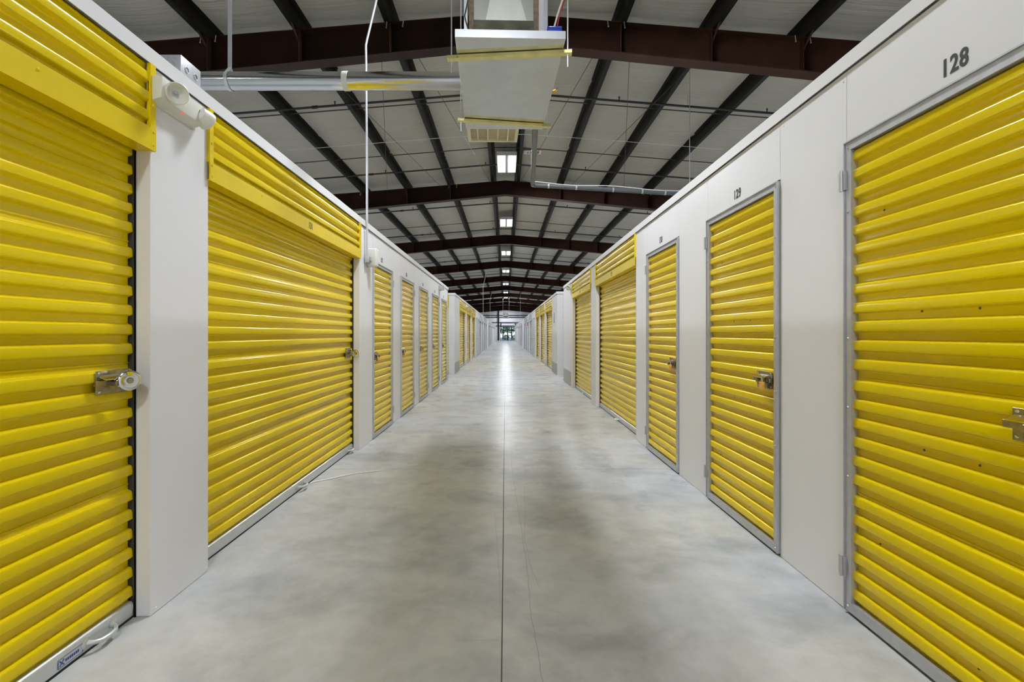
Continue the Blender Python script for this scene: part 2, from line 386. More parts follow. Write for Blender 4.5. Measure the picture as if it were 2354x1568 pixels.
# main frames
XE = 12.5
def frame_bottom(x): return 5.15 - 0.10 * abs(x)
for i, y in enumerate(FY):
    root = empty('roof_beam', (0, y, 0))
    b = MB()
    for s in (-1, 1):
        b.add([(0, -0.006, frame_bottom(0)), (s * XE, -0.006, frame_bottom(XE)), (s * XE, -0.006, zb(XE)), (0, -0.006, zb(0)),
               (0, 0.006, frame_bottom(0)), (s * XE, 0.006, frame_bottom(XE)), (s * XE, 0.006, zb(XE)), (0, 0.006, zb(0))],
              [(0, 1, 2, 3), (4, 7, 6, 5), (0, 4, 5, 1), (3, 2, 6, 7), (1, 5, 6, 2), (0, 3, 7, 4)])
    b.obj('web', 'beam', root)
    for nm, fz, th in (('bottom_flange', frame_bottom, -0.014), ('top_flange', zb, -0.012)):
        f = MB()
        for s in (-1, 1):
            vs = [(xx, yy, fz(abs(xx)) + dz) for dz in (0, th) for yy in (-0.10, 0.10) for xx in (0, s * XE)]
            f.add(vs, [(0, 1, 3, 2), (4, 6, 7, 5), (0, 4, 5, 1), (2, 3, 7, 6), (1, 5, 7, 3), (0, 2, 6, 4)])
        f.obj(nm, 'beam', root)
    if 0 < y < 40:
        for x in PXS:
            if abs(x) > 6 or abs(x) < 1: continue
            box('stiffener', 'beam', root, x - 0.005, x + 0.005, -0.09, -0.006, frame_bottom(x), zb(x) - 0.012)
    if 0 < y < 16:
        for x in (1.36, 1.58, 3.86, 4.06):
            for s in (-1, 1):
                q = s * x
                MB().tube([(q, -0.13, zb(q) - 0.015), (q + 0.01 * s, -0.13, zb(q) - 0.085), (q + 0.012 * s, -0.13, zb(q) - 0.10)], [0.006, 0.006, 0.013], 6).obj('bolt', 'rod', root)
        for x in (2.77, 4.0, 5.22):
            for s in (-1, 1):
                MB().tube([(s * (x + 0.04), -0.26, zb(x) + .02), (s * (x + 0.02), -0.02, zb(x) - 0.17)], 0.014, 4).obj('flange_brace', 'beam', root)
    vis = [k for k, q in enumerate(FY) if q > 0]
    if y > 0:
        k = vis.index(i)
        tag(root, 'dark red steel roof beam crossing the hall, %s from the camera' % ordn(k), 'beam', 'dark red roof beams')
    else:
        tag(root, 'dark red steel roof beam above and behind the viewpoint', 'beam', 'dark red roof beams')
# sprinkler branch lines
SPY = [8.72, 12.4, 16.07, 20.0, 23.8, 27.5, 31.3, 35, 38.7, 42.5, 46.2, 49.9]
for i, y in enumerate(SPY):
    root = empty('sprinkler_pipe', (0, y, 0)); zz = lambda x: 5.47 - 0.08 * abs(x)
    MB().tube([(-11, 0, zz(11)), (-0.3, 0, zz(.3)), (0.3, 0, zz(.3)), (11, 0, zz(11))], 0.020, 8).obj('pipe', 'pipe', root)
    if i < 6:
        for x in (-5.7, -3.0, -0.5, 2.0, 4.6):
            MB().tube([(x, 0, zz(x) + 0.01), (x, 0, zz(x) + 0.05), (x, 0, zz(x) + 0.055), (x, 0, zz(x) + 0.075)], [0.010, 0.010, 0.016, 0.016], 6).obj('sprinkler_head', 'pipe', root)
        for x in (-2.5, 3.2):
            MB().tube([(x, 0, zz(x) - 0.03), (x, 0, zz(x) + 0.25)], 0.005, 5).obj('hanger_rod', 'rod', root)
        MB().tube([(-3.4, 0, zz(3.4)), (-3.3, 0, zz(3.3))], 0.028, 8).obj('coupling', 'beam', root)
    tag(root, 'black sprinkler pipe across the ceiling, %s from the camera' % ordn(i), 'pipe', 'black sprinkler pipes under the roof')
# bracing rods and cables under the roof
for s in (-1, 1):
    sd = 'left' if s < 0 else 'right'
    o = MB().tube([(s * 1.23, 6.88, 5.09), (s * 0.40, 13.88, 5.42)], 0.0045, 5).obj('bracing_cable', 'strap')
    tag(o, 'thin steel bracing cable sloping in towards the ridge, %s side' % sd, 'cable', 'thin bracing cables under the roof')
    o = MB().tube([(s * 2.85, 6.88, 5.2), (s * 1.77, 13.88, 5.30)], 0.0045, 5).obj('bracing_cable', 'strap')
    tag(o, 'thin steel bracing cable crossing the second purlin, %s side' % sd, 'cable', 'thin bracing cables under the roof')
    o = MB().tube([(s * 1.72, 6.88, 5.06), (s * 3.3, 13.86, 5.14)], 0.0045, 5).obj('bracing_cable', 'strap')
    tag(o, 'thin steel bracing cable spreading outwards from the near beam, %s side' % sd, 'cable', 'thin bracing cables under the roof')
o = MB().tube([(-4.6, 10.5, 5.10), (-2.4, 10.5, 5.28), (-0.4, 10.5, 5.44), (0.4, 10.5, 5.44), (2.4, 10.5, 5.30), (4.6, 10.5, 5.12)], 0.006, 5).obj('ceiling_cable', 'white_wire')
tag(o, 'pale electrical cable strung across the purlins behind the air unit', 'cable')
o = MB().tube([(2.86, 7.7, 2.44), (2.86, 7.7, 4.2), (2.86, 7.7, 5.3)], [0.008, 0.008, 0.004], 6).obj('hanging_rod', 'rod')
tag(o, 'thin pale rod hanging from a purlin above the right wall', 'rod')
# printed labels on the insulation facing
for y, t, lb in ((11.95, '12   2', 'near'), (14.55, '12   0', 'far')):
    pl = box('ceiling_label', 'white_trim', None, 0.44, 0.86, y - 0.12, y + 0.12, 5.585, 5.588)
    tag(pl, 'small white label with black print under the roof lining, %s one behind the drain pipe' % lb, 'label')
    for tx, tt in ((0.58, t.split()[0]), (0.78, t.split()[1])): number(tt, 0.13, pl, (tx, y, 5.583), rot=(R(-90), 0, 0), squeeze=0.8, name='print')

# ceiling lamps
def lamp_proto():
    root = empty('ceiling_lamp')
    b = MB().box(-0.235, 0.235, -0.61, 0.61, 0.02, 0.06); b.box(-0.03, 0.03, -0.61, 0.61, -0.035, 0.02)
    b.box(-0.235, -0.222, -0.61, 0.61, -0.03, 0.02); b.box(0.222, 0.235, -0.61, 0.61, -0.03, 0.02)
    b.box(-0.235, 0.235, -0.62, -0.60, -0.035, 0.04); b.box(-0.235, 0.235, 0.60, 0.62, -0.035, 0.04)
    b.obj('housing', 'housing', root)
    tm = MB().tube([(0, -0.58, 0), (0, 0.58, 0)], 0.012, 8).mesh('tube', 'tube')
    for x in (-0.185, -0.125, -0.065, 0.065, 0.125, 0.185): put('lamp_tube', tm, root, (x, 0, -0.02))
    for y in (-0.5, 0.5): MB().tube([(0, y, 0.05), (0, y, 0.16)], 0.004, 5).obj('hanger', 'rod', root)
    return root
proto = lamp_proto()
def copy_tree(o, parent=None, name=None):
    c = o.copy(); col.objects.link(c)
    if parent: c.parent = parent
    for ch in list(o.children): copy_tree(ch, c)
    return c
for i, y in enumerate([q for q in LAMP_Y]):
    o = proto if i == 0 else copy_tree(proto)
    o.location = (0.03, y, LAMP_Z)
    k = i - 3
    if k < 0: tag(o, 'fluorescent ceiling lamp %s the camera, out of view' % ['far behind', 'just behind', 'overhead ahead of'][i], 'lamp', 'twin fluorescent ceiling lamps on the ridge')
    else: tag(o, 'bright twin fluorescent ceiling lamp on the ridge, %s from the camera' % ordn(k), 'lamp', 'twin fluorescent ceiling lamps on the ridge')
for x in (-7.6, 7.6):
    for y in (-6.5, 1, 8.5, 16, 24, 32, 41, 50, 60, 70, 80):
        o = copy_tree(proto); o.location = (x, y, LAMP_Z - 0.55)
        tag(o, 'unseen fluorescent lamp added over the neighbouring aisle, %s side, %s along it' % ('left' if x < 0 else 'right', ordn([-6.5, 1, 8.5, 16, 24, 32, 41, 50, 60, 70, 80].index(y))), 'lamp', 'unseen lamps added over the neighbouring aisles')

# ================================================================ STORAGE WALLS
_cache = {}
def rib_profile(H, pitch, t0, nrib, y_out, y_in, bead=0.003, t_end=None):
    """closed (y,z) profile, z from 0 (bottom) to H (top); ribs face -y at y_out"""
    pts = [(y_in, H), (y_in - bead, H - 0.001), (y_in - bead, H - 0.006), (y_in, H - 0.008)]
    c = 0.0035
    for k in range(nrib):
        t = t0 + k * pitch
        d_, e = t + 0.046, t + 0.054; dp = y_in - y_out
        seq = [(t - 0.003, y_in), (t, y_in - 0.0006), (t + 0.002, y_in - 0.003), (t + 0.0045, y_in - dp * 0.5)]
        for q in range(1, 6):                                  # rolled upper shoulder of the rib
            u = q / 6 * math.pi / 2; seq.append((t + 0.0045 + 0.0125 * (1 - math.cos(u)), y_in - 0.5 * dp - (0.5 * dp - 0.0016) * math.sin(u)))
        seq += [(t + 0.0185, y_out + 0.0012), (t + 0.028, y_out + 0.0005), (d_ - 0.004, y_out), (d_ - 0.001, y_out + 0.0008), (d_ + 0.0015, y_out + 0.004), (e - 0.002, y_in - 0.002), (e, y_in - 0.0004), (e + 0.003, y_in)]
        for (tt, yy) in seq:
            if tt < H - 0.0005: pts.append((yy, H - tt))
    pts.append((y_in, 0.0)); pts += [(y_in + 0.004, 0.0), (y_in + 0.004, H)]
    return pts
def rib_panel(kind, width, mt):
    key = (kind, round(width, 3), mt)
    if key not in _cache:
        if kind == 'roll': p = rib_profile(0.521, 0.0825, 0.026, 6, 0.0, 0.020)
        elif kind == 'swing': p = rib_profile(0.4965, 0.081, 0.0105, 6, 0.0, 0.021)
        else: p = rib_profile(0.285, 0.082, 0.034, 3, 0.0, 0.022)
        _cache[key] = MB().ext(p, -width / 2, width / 2).mesh(kind + '_rib_panel', mt, ang=50)
    return _cache[key]

def latch(parent, x, yf, z, s, mt='zinc'):
    """slide latch on a door: s = +1 when the bolt points to local +x"""
    root = MB()
    root.box(x - 0.085, x + 0.085, yf - 0.004, yf, z - 0.048, z + 0.048)
    lt = root.obj('latch', mt, parent, bevel=0.0015, seg=1)
    g_ = MB(); g_.ext([(yf - 0.004, z + 0.030), (yf - 0.034, z + 0.014), (yf - 0.034, z + 0.011), (yf - 0.004, z + 0.024)], x - 0.075, x + 0.05)
    g_.obj('latch_guard', 'chrome', lt)
    MB().lathe([(0.016, -0.020), (0.016, -0.008), (0.010, -0.008), (0.010, -0.020), (0.016, -0.020)], (x + 0.055 * s, yf, z - 0.002), 'y', 14).obj('bolt_eye', 'pipe', lt)
    b = MB(); b.box(x - 0.10, x + 0.09, yf - 0.018, yf - 0.006, z - 0.012, z + 0.010)
    b.tube([(x - 0.02 * s, yf - 0.014, z - 0.004), (x - 0.02 * s, yf - 0.040, z - 0.004)], 0.012, 12)
    b.obj('bolt', mt, lt, bevel=0.001, seg=1)
    sc_ = MB()
    for sx in (-0.07, 0.07):
        for sz in (-0.036, 0.038): sc_.lathe([(0, -0.004), (0.004, -0.003), (0.006, 0)], (x + sx, yf - 0.004, z + sz), 'y', 8)
    sc_.obj('rivets', 'chrome', lt)
    return lt
def handle(parent, x, yf, z):
    h = MB()
    h.tube([(x - 0.058, yf - 0.003, z), (x - 0.052, yf - 0.022, z - 0.002), (x - 0.035, yf - 0.036, z - 0.004), (x, yf - 0.042, z - 0.005),
            (x + 0.035, yf - 0.036, z - 0.004), (x + 0.052, yf - 0.022, z - 0.002), (x + 0.058, yf - 0.003, z)], [0.011, 0.009, 0.0085, 0.0095, 0.0085, 0.009, 0.011], 8)
    for s in (-1, 1): h.lathe([(0, -0.006), (0.012, -0.006), (0.019, -0.002), (0.019, 0)], (x + s * 0.066, yf, z), 'y', 14)
    return h.obj('handle', 'alu', parent)

def rollup(side, y0, y1, mt='yellow', num=None, label='', group=None, detail=2, handles=(), latchx=None, numx=0.0):
    """roll-up door in the opening y0..y1 of the wall on that side"""
    W = y1 - y0; yc = (y0 + y1) / 2
    root = empty('roll_up_door', (wx(side), yc, 0), rz(side))
    tag(root, label, 'door', group)
    YC = 0.072
    trim = 'yellow_flat' if mt == 'yellow' else mt
    if detail >= 1:
        pm = rib_panel('roll', W - 0.010, mt)
        for z in (1.62, 1.099, 0.578, 0.057): put('curtain_panel', pm, root, (0, YC, z))
    else:
        key = ('rollall', round(W, 3), mt)
        if key not in _cache:
            b = MB()
            for z in (1.62, 1.099, 0.578, 0.057): b.ext([(y, q + z) for y, q in rib_profile(0.521, 0.0825, 0.026, 6, 0, 0.020)], -W / 2 + .01, W / 2 - .01)
            _cache[key] = b.mesh('curtain', mt, ang=50)
        put('curtain', _cache[key], root, (0, YC, 0))
    bb = MB().ext([(YC - 0.004, 0.012), (YC - 0.006, 0.055), (YC - 0.003, 0.066), (YC + 0.003, 0.073), (YC + 0.02, 0.075), (YC + 0.02, 0.012)], -W / 2 + 0.008, W / 2 - 0.008)
    bar = bb.obj('bottom_bar', 'alu', root, ang=50)
    box('rubber_seal', 'dark', bar, -W / 2 + 0.008, W / 2 - 0.008, YC - 0.002, YC + 0.018, 0.0, 0.013)
    for hx in handles: handle(bar, hx, YC - 0.006, 0.040)
    for s in (-1, 1):
        g_ = MB().box(s * W / 2 - 0.003, s * W / 2 + 0.001, 0.060, 0.066, 0, 2.03); g_.box(s * W / 2 - 0.003, s * W / 2 + 0.001, 0.060, 0.125, 0, 2.03)
        g_.obj('guide_track', 'guide', root)
    # header
    hd = put('header_panel', rib_panel('head', W - 0.02, mt), root, (0, -0.010, 2.094))
    fl_ = MB().ext([(-0.010, 2.106), (-0.018, 2.100), (-0.018, 2.006), (0.058, 2.006), (0.058, 2.010), (-0.013, 2.011), (-0.010, 2.015)], -W / 2 - 0.012, W / 2 + 0.012)
    f = fl_.obj('header_flashing', trim, root, ang=30)
    if num: number(num, 0.052, f, (numx, -0.0185, 2.054))
    for s in (-1, 1):
        box('side_trim', trim, root, min(s * (W / 2 + 0.012), s * (W / 2 - 0.020)), max(s * (W / 2 + 0.012), s * (W / 2 - 0.020)), -0.0165, 0.0, 2.10, 2.376)
    if detail >= 2:
        sm = MB()
        xs = [s * (W / 2 - 0.004) for s in (-1, 1)]
        for x in xs:
            for z, yy in ((2.32, -0.0165), (2.20, -0.0165), (2.085, -0.018), (2.03, -0.018)): sm.lathe([(0, -0.005), (0.004, -0.004), (0.006, 0)], (x, yy, z), 'y', 8)
        for k in range(-1, 2): sm.lathe([(0, -0.005), (0.004, -0.004), (0.006, 0)], (k * W * 0.3, -0.018, 2.075), 'y', 8)
        sm.obj('screws', trim, root)
    if latchx is not None: latch(root, latchx, YC + 0.0, 1.025, 1 if latchx > 0 else -1)
    return root

def swing(side, y0, y1, mt='yellow', label='', group=None, detail=2, latched=True):
    """hinged ribbed door; hinges on the far edge, latch on the near edge"""
    W = y1 - y0; yc = (y0 + y1) / 2
    root = empty('swing_door', (wx(side), yc, 0), rz(side)); tag(root, label, 'door', group)
    far = 1 if side < 0 else -1
    Z0, Z1, T = 0.014, 2.056, 0.045
    pm = rib_panel('swing', W - 2 * T + 0.01, mt)
    if detail >= 1:
        for z in (1.53, 1.0335, 0.537, 0.0405): put('rib_panel', pm, root, (0, -0.002, z))
    else:
        key = ('swall', round(W, 3), mt)
        if key not in _cache:
            b = MB()
            for z in (1.53, 1.0335, 0.537, 0.0405): b.ext([(y - 0.002, q + z) for y, q in rib_profile(0.4965, 0.081, 0.0105, 6, 0, 0.021)], -W / 2 + T - .005, W / 2 - T + .005)
            _cache[key] = b.mesh('ribbed_leaf', mt, ang=50)
        put('ribbed_leaf', _cache[key], root)
    f = 'galv'
    for s in (-1, 1):
        a, c = sorted((s * (W / 2 - 0.0035), s * (W / 2 - T)))
        m_ = MB().box(a, c, -0.012, 0.024, Z0, Z1)
        a, c = sorted((s * (W / 2 - 0.0035), s * (W / 2 - 0.010))); m_.box(a, c, -0.018, -0.012, Z0, Z1)
        m_.obj('stile', f, root)
    m_ = MB().box(-W / 2 + 0.006, W / 2 - 0.006, -0.0125, 0.024, Z1 - 0.04, Z1).box(-W / 2 + 0.006, W / 2 - 0.006, -0.019, -0.012, Z1 - 0.006, Z1); m_.obj('top_rail', f, root)
    MB().box(-W / 2 + 0.006, W / 2 - 0.006, -0.0125, 0.024, Z0, Z0 + 0.042).obj('bottom_rail', f, root)
    box('bottom_gap_shade', 'dark', root, -W / 2 + 0.002, W / 2 - 0.002, 0.006, 0.030, 0.0, 0.014)  # dark strip standing in for the shade in the gap under the leaf
    if detail >= 1:
        for z in (1.89, 0.20):
            h = MB().box(far * W / 2 - 0.020, far * W / 2 + 0.020, -0.022, -0.0125, z - 0.042, z + 0.042)
            h.tube([(far * W / 2, -0.024, z - 0.045), (far * W / 2, -0.024, z + 0.045)], 0.007, 8)
            h.obj('hinge', 'galv', root)
        sm = MB()
        for z in (2.03, 1.75, 1.20, 0.90, 0.60, 0.035):
            for s in (-1, 1): sm.lathe([(0, -0.005), (0.004, -0.004), (0.006, 0)], (s * (W / 2 - 0.026), -0.0125, z), 'y', 8)
        sm.obj('screws', 'galv', root)
    if detail >= 2:
        for xo, zo in ((-0.105, 1.302), (0.116, 1.302), (-0.095, 0.797), (0.116, 0.797), (-0.305, 0.367), (0.112, 0.143), (-0.285, 1.716)):
            MB().lathe([(0, -0.0025), (0.003, -0.002), (0.0045, 0)], (xo, 0.0175, zo), 'y', 8).obj('rivet', 'guide', root)
    if latched:
        latch(root, -far * (W / 2 - 0.155), -0.003, 0.955, -far)
    return root
def padlock(side, y, z, w_=0.045, yaw=0, label='', mt='brass', s=1.0):
    """body hangs with the shackle up"""
    root = empty('padlock', (wx(side, w_), y, z), rz(side) + yaw); root.scale = (s, s, s)
    tag(root, label, 'padlock', 'padlocks on the doors')
    MB().box(-0.022, 0.022, -0.010, 0.010, -0.045, 0.0).obj('lock_body', mt, root, bevel=0.003)
    MB().tube([(-0.014, 0, -0.004), (-0.014, 0, 0.018), (-0.010, 0, 0.028), (0, 0, 0.033), (0.010, 0, 0.028), (0.014, 0, 0.018), (0.014, 0, -0.004)], 0.0036, 8).obj('shackle', 'chrome', root)
    return root
def disc_lock(side, y, z, w_, yaw, label, s=1.0):
    root = empty('disc_padlock', (wx(side, w_), y, z), rz(side) + yaw); root.scale = (s, s, s)
    tag(root, label, 'padlock', 'padlocks on the doors')
    MB().lathe([(0, 0.013), (0.034, 0.013), (0.039, 0.009), (0.039, -0.009), (0.034, -0.013), (0.030, -0.0135), (0.029, -0.010), (0.020, -0.009), (0.019, -0.013), (0, -0.013)], (0, 0, 0), 'y', 32).obj('lock_body', 'chrome', root)
    MB().lathe([(0, -0.016), (0.010, -0.016), (0.012, -0.013)], (0, 0, 0), 'y', 16).obj('keyway', 'zinc', root)
    MB().box(-0.010, 0.008, -0.0155, -0.0135, 0.020, 0.034).obj('sticker', 'yellow_flat', root)
    MB().tube([(-0.030, 0.002, 0.020), (-0.044, 0.002, 0.010), (-0.046, 0.002, -0.006), (-0.030, 0.002, -0.020)], 0.005, 8).obj('shackle', 'chrome', root)
    return root

class Wall:
    """one storage block face; doors are (kind, y0, y1)"""
    def __init__(s, side, name, y0, y1, xd=4.5):
        s.side = side; s.root = empty(name, (wx(side), 0, 0), rz(side)); tag(s.root, kind='structure')
        s.y0, s.y1 = y0, y1
        g2 = 0.0
        # cap trim (L section) and block roof
        a, b = sorted((lx(side, y0), lx(side, y1)))
        MB().ext([(-0.012, HCAP0), (-0.016, HTOP - 0.002), (-0.012, HTOP + 0.002), (0.05, HTOP + 0.002), (0.05, HTOP - 0.002), (-0.010, HTOP - 0.004), (-0.009, HCAP0)], a - 0.003, b + 0.003).obj('top_trim', 'white_trim', s.root)
        box('block_roof', 'deck', s.root, a, b, 0.03, xd, 2.40, 2.43)
        box('block_core', 'deck', s.root, a + 0.06, b - 0.06, 0.55, 0.57, 0.0, 2.40)
    def panel(s, y0, y1, z0=0.0, z1=HCAP0 - 0.003, d=0.10, name='wall_panel', mt='white', y_=0.0, screws=False):
        a, b = sorted((lx(s.side, y0), lx(s.side, y1)))
        o = MB().box(a + 0.0008, b - 0.0008, y_, d, z0 + 0.002, z1).obj(name, mt, s.root, bevel=0.0012, seg=1)
        if screws:
            sm = MB()
            for x in (a + 0.035, b - 0.02):
                for z in (0.022, 2.34): sm.lathe([(0, -0.004), (0.003, -0.003), (0.005, 0)], (x, y_, z), 'y', 6)
            sm.obj('screws', 'white_trim', o)
        return o
    def kick(s, y0, y1):
        s.panel(y0, y1, 0.0, 0.34, 0.01, 'kick_plate', 'kick', -0.006)
    def end(s, y, facing, xd=4.5):
        """end face of the block at y; facing = -1 towards the camera"""
        a = lx(s.side, y); t = 0.01
        x0, x1 = sorted((a, a - facing * (1 if s.side < 0 else -1) * 0.05))
        box('end_panel', 'white', s.root, x0, x1, 0.0, 0.17, 0, HCAP0 + .01)
        box('end_panel', 'white', s.root, x0, x1, 0.172, xd, 0, HCAP0 + .01)
        q0, q1 = sorted((a + 0.002, a + facing * (1 if s.side < 0 else -1) * 0.015))
        box('end_trim', 'white_trim', s.root, q0, q1, -0.014, xd, HCAP0, HTOP)

YE_L = -6.0
# ---------------- left block one
L1 = Wall(-1, 'wall_left', YE_L, 13.2)
L1.panel(YE_L, -0.95); L1.panel(-0.95, -0.513)
L1.panel(2.135, 2.552, screws=True)
L1.panel(5.188, 5.335, screws=False); L1.panel(5.337, 5.70, screws=True)
lsw = [(5.70, 6.68), (7.23, 8.23), (8.755, 9.72), (10.30, 11.30), (11.83, 12.80)]
for i, (a, b) in enumerate(lsw):
    L1.panel(a, b, 2.062)
    L1.panel(b, lsw[i + 1][0] if i < 4 else 13.2, screws=(i < 2))
L1.end(13.2, 1)
rollup(-1, -0.513, 2.135, label='wide yellow roll-up door at the left edge of the picture', group='yellow roll-up doors', handles=(1.95 - 0.811,), latchx=1.324 - 0.115)
rollup(-1, 2.552, 5.188, num='131', label='wide yellow roll-up door numbered 131 on the left', group='yellow roll-up doors', handles=(0.0, 1.318 - 0.13), latchx=1.318 - 0.145, numx=-0.02)
for i, (a, b) in enumerate(lsw):
    n = str(132 + i)
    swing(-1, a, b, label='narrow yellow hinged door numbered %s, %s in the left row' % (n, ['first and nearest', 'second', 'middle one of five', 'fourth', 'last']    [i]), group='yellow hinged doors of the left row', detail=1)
    number(n, 0.058, L1.root, (lx(-1, a + 0.43), -0.001, 2.125))
# sticker on the first door's bottom bar
d0 = bpy.data.objects['roll_up_door']
bar0 = [c for c in d0.children if c.name.startswith('bottom_bar')][0]
st = box('maker_sticker', 'sticker', bar0, 1.768 - .811, 1.872 - .811, 0.0655, 0.0662, 0.020, 0.052)
bk = MB()
x0, x1 = 1.768 - .811, 1.872 - .811
for (p, q, r_, s_) in ((x0, x1, .0195, .0212), (x0, x1, .0508, .0525), (x0, x0 + .0017, .02, .052), (x1 - .0017, x1, .02, .052)): bk.box(p, q, .0649, .0656, r_, s_)
for k in range(2): bk.tube([(x0 + .006, .0652, .026 + k * .02), (x0 + .024, .0652, .046 - k * .02)], 0.0022, 4)
for k in range(7): bk.box(x0 + .030 + k * .0085, x0 + .036 + k * .0085, .0649, .0656, .031, .041)
bk.obj('sticker_print', 'blue_ink', bar0)

# ---------------- right block one
R1 = Wall(1, 'wall_right', YE_L, 12.79)
R1.panel(YE_L, 1.22)
rsw = [(1.225, 2.185), (2.712, 3.680), (4.290, 5.242)]
for i, (a, b) in enumerate(rsw):
    R1.panel(a, b, 2.062)
    R1.panel(b, [2.712, 4.290, 5.712][i], screws=True)
R1.panel(8.245, 8.715); R1.panel(11.09, 11.35); R1.panel(11.352, 12.79, y_=-0.002); R1.kick(11.36, 12.78)
R1.end(12.79, 1)
for (a, b), n, xx in zip(rsw, ('128', '129', '130'), (1.66, 3.215, 4.80)):
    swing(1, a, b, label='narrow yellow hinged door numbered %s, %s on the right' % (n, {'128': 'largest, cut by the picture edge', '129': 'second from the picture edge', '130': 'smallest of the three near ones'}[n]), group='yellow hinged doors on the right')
    number(n, 0.062, R1.root, (lx(1, xx), -0.001, 2.124))
rollup(1, 5.712, 8.245, num='137', label='wide yellow roll-up door beyond door 130 on the right', group='yellow roll-up doors', handles=(0.10,), numx=0.03)
rollup(1, 8.715, 11.09, num='138', label='wide yellow roll-up door nearest the grey kick plate on the right', group='yellow roll-up doors', handles=(0.0,), numx=0.0)

# ---------------- blocks beyond the first cross aisle
def far_block(side, name, ys, plain, roll, sw, roll2, yend, sdname):
    B = Wall(side, name, ys, yend); B.end(ys, -1); B.end(yend, 1)
    B.panel(ys, plain, y_=-0.002); B.kick(ys + 0.02, plain - 0.02)
    y = plain; o = 2.62
    for i in range(roll):
        rollup(side, y, y + o, label='pale yellow roll-up door, %s beyond the first cross aisle on the %s' % (ordn(i).replace('nearest', 'first'), sdname), group='yellow roll-up doors beyond the cross aisle', detail=1)
        B.panel(y + o, y + 3.05); y += 3.05
    for i in range(sw):
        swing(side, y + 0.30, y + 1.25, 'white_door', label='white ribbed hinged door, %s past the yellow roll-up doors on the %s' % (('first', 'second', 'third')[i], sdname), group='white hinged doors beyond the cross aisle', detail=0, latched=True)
        B.panel(y, y + 0.30); B.panel(y + 0.30, y + 1.25, 2.062); B.panel(y + 1.25, y + 1.6); y += 1.6
    for i in range(roll2):
        rollup(side, y, y + o, 'white_door', label='white roll-up door, %s past the white hinged doors on the %s' % (ordn(i).replace('nearest', 'first'), sdname), group='white roll-up doors beyond the cross aisle', detail=0)
        B.panel(y + o, min(y + 3.05, yend)); y += 3.05
    if y < yend - 0.01: B.panel(y, yend)
    return B
L2 = far_block(-1, 'wall_left', 14.9, 16.5, 3, 2, 4, 42.4, 'left')
R2 = far_block(1, 'wall_right', 14.4, 16.0, 3, 2, 4, 41.8, 'right')
for side, sdname in ((-1, 'left'), (1, 'right')):
    B = Wall(side, 'wall_left' if side < 0 else 'wall_right', 44.0, 80.0); B.end(44.0, -1); B.end(80.0, 1)
    B.panel(44.0, 45.2); y = 45.2
    for i in range(11):
        rollup(side, y, y + 2.62, 'white_door', label='white roll-up door in the far row on the %s' % sdname, group='white roll-up doors of the far %s row' % sdname, detail=0)
        B.panel(y + 2.62, y + 3.05); y += 3.05
    B.panel(y, 80.0)
# yellow door facing the camera in the cross aisle, left
def facing_door(x0, x1, y, label):
    root = empty('roll_up_door', ((x0 + x1) / 2, y, 0), 0); tag(root, label, 'door', 'yellow roll-up doors')
    W = x1 - x0
    for z in (1.62, 1.099, 0.578, 0.057): put('curtain_panel', rib_panel('roll', W - 0.02, 'yellow'), root, (0, -0.015, z))
    box('bottom_bar', 'alu', root, -W / 2, W / 2, -0.02, 0, 0.01, 0.075)
    MB().box(-W / 2 - .01, W / 2 + .01, -0.035, -0.031, 2.006, 2.10).obj('header_flashing', 'yellow_flat', root)
    put('header_panel', rib_panel('head', W, 'yellow'), root, (0, -0.03, 2.094))
facing_door(-4.0, -1.70, 14.9, 'yellow roll-up door facing the camera inside the left cross aisle')
facing_door(1.75, 4.0, 14.4, 'yellow roll-up door facing the camera inside the right cross aisle')
sg = box('wall_sign', 'kick', None, wx(1, 0.014), wx(1, 0.003), 15.15, 15.32, 1.55, 1.86)
tag(sg, 'small grey notice on the white end panel beyond the right cross aisle', 'sign')

# ================================================================ LOCKS
disc_lock(-1, 2.040, 1.028, -0.018, R(-38), 'round steel disc padlock on the leftmost yellow roll-up door', 1.05)
disc_lock(-1, 5.11, 1.015, -0.018, R(-30), 'round steel disc padlock on roll-up door 131')
padlock(-1, 5.80, 0.945, 0.036, R(30), 'brass padlock on hinged door 132, nearest of the left hinged doors')
padlock(-1, 7.33, 0.945, 0.036, R(30), 'brass padlock on hinged door 133, second of the left hinged doors')
disc_lock(-1, 8.85, 0.95, 0.040, R(-30), 'round steel disc padlock on hinged door 134')
padlock(-1, 10.40, 0.945, 0.036, R(30), 'brass padlock on hinged door 135, fourth of the left hinged doors')
padlock(-1, 11.93, 0.945, 0.036, R(30), 'dark steel padlock on hinged door 136', mt='zinc')
padlock(1, 2.835, 0.945, 0.036, R(-15), 'brass padlock on hinged door 129, second hinged door on the right', s=1.05)
padlock(1, 4.41, 0.945, 0.036, R(-15), 'brass padlock on hinged door 130, third hinged door on the right', s=1.1)
padlock(1, 1.34, 0.945, 0.036, R(-15), 'brass padlock on hinged door 128, largest door on the right')

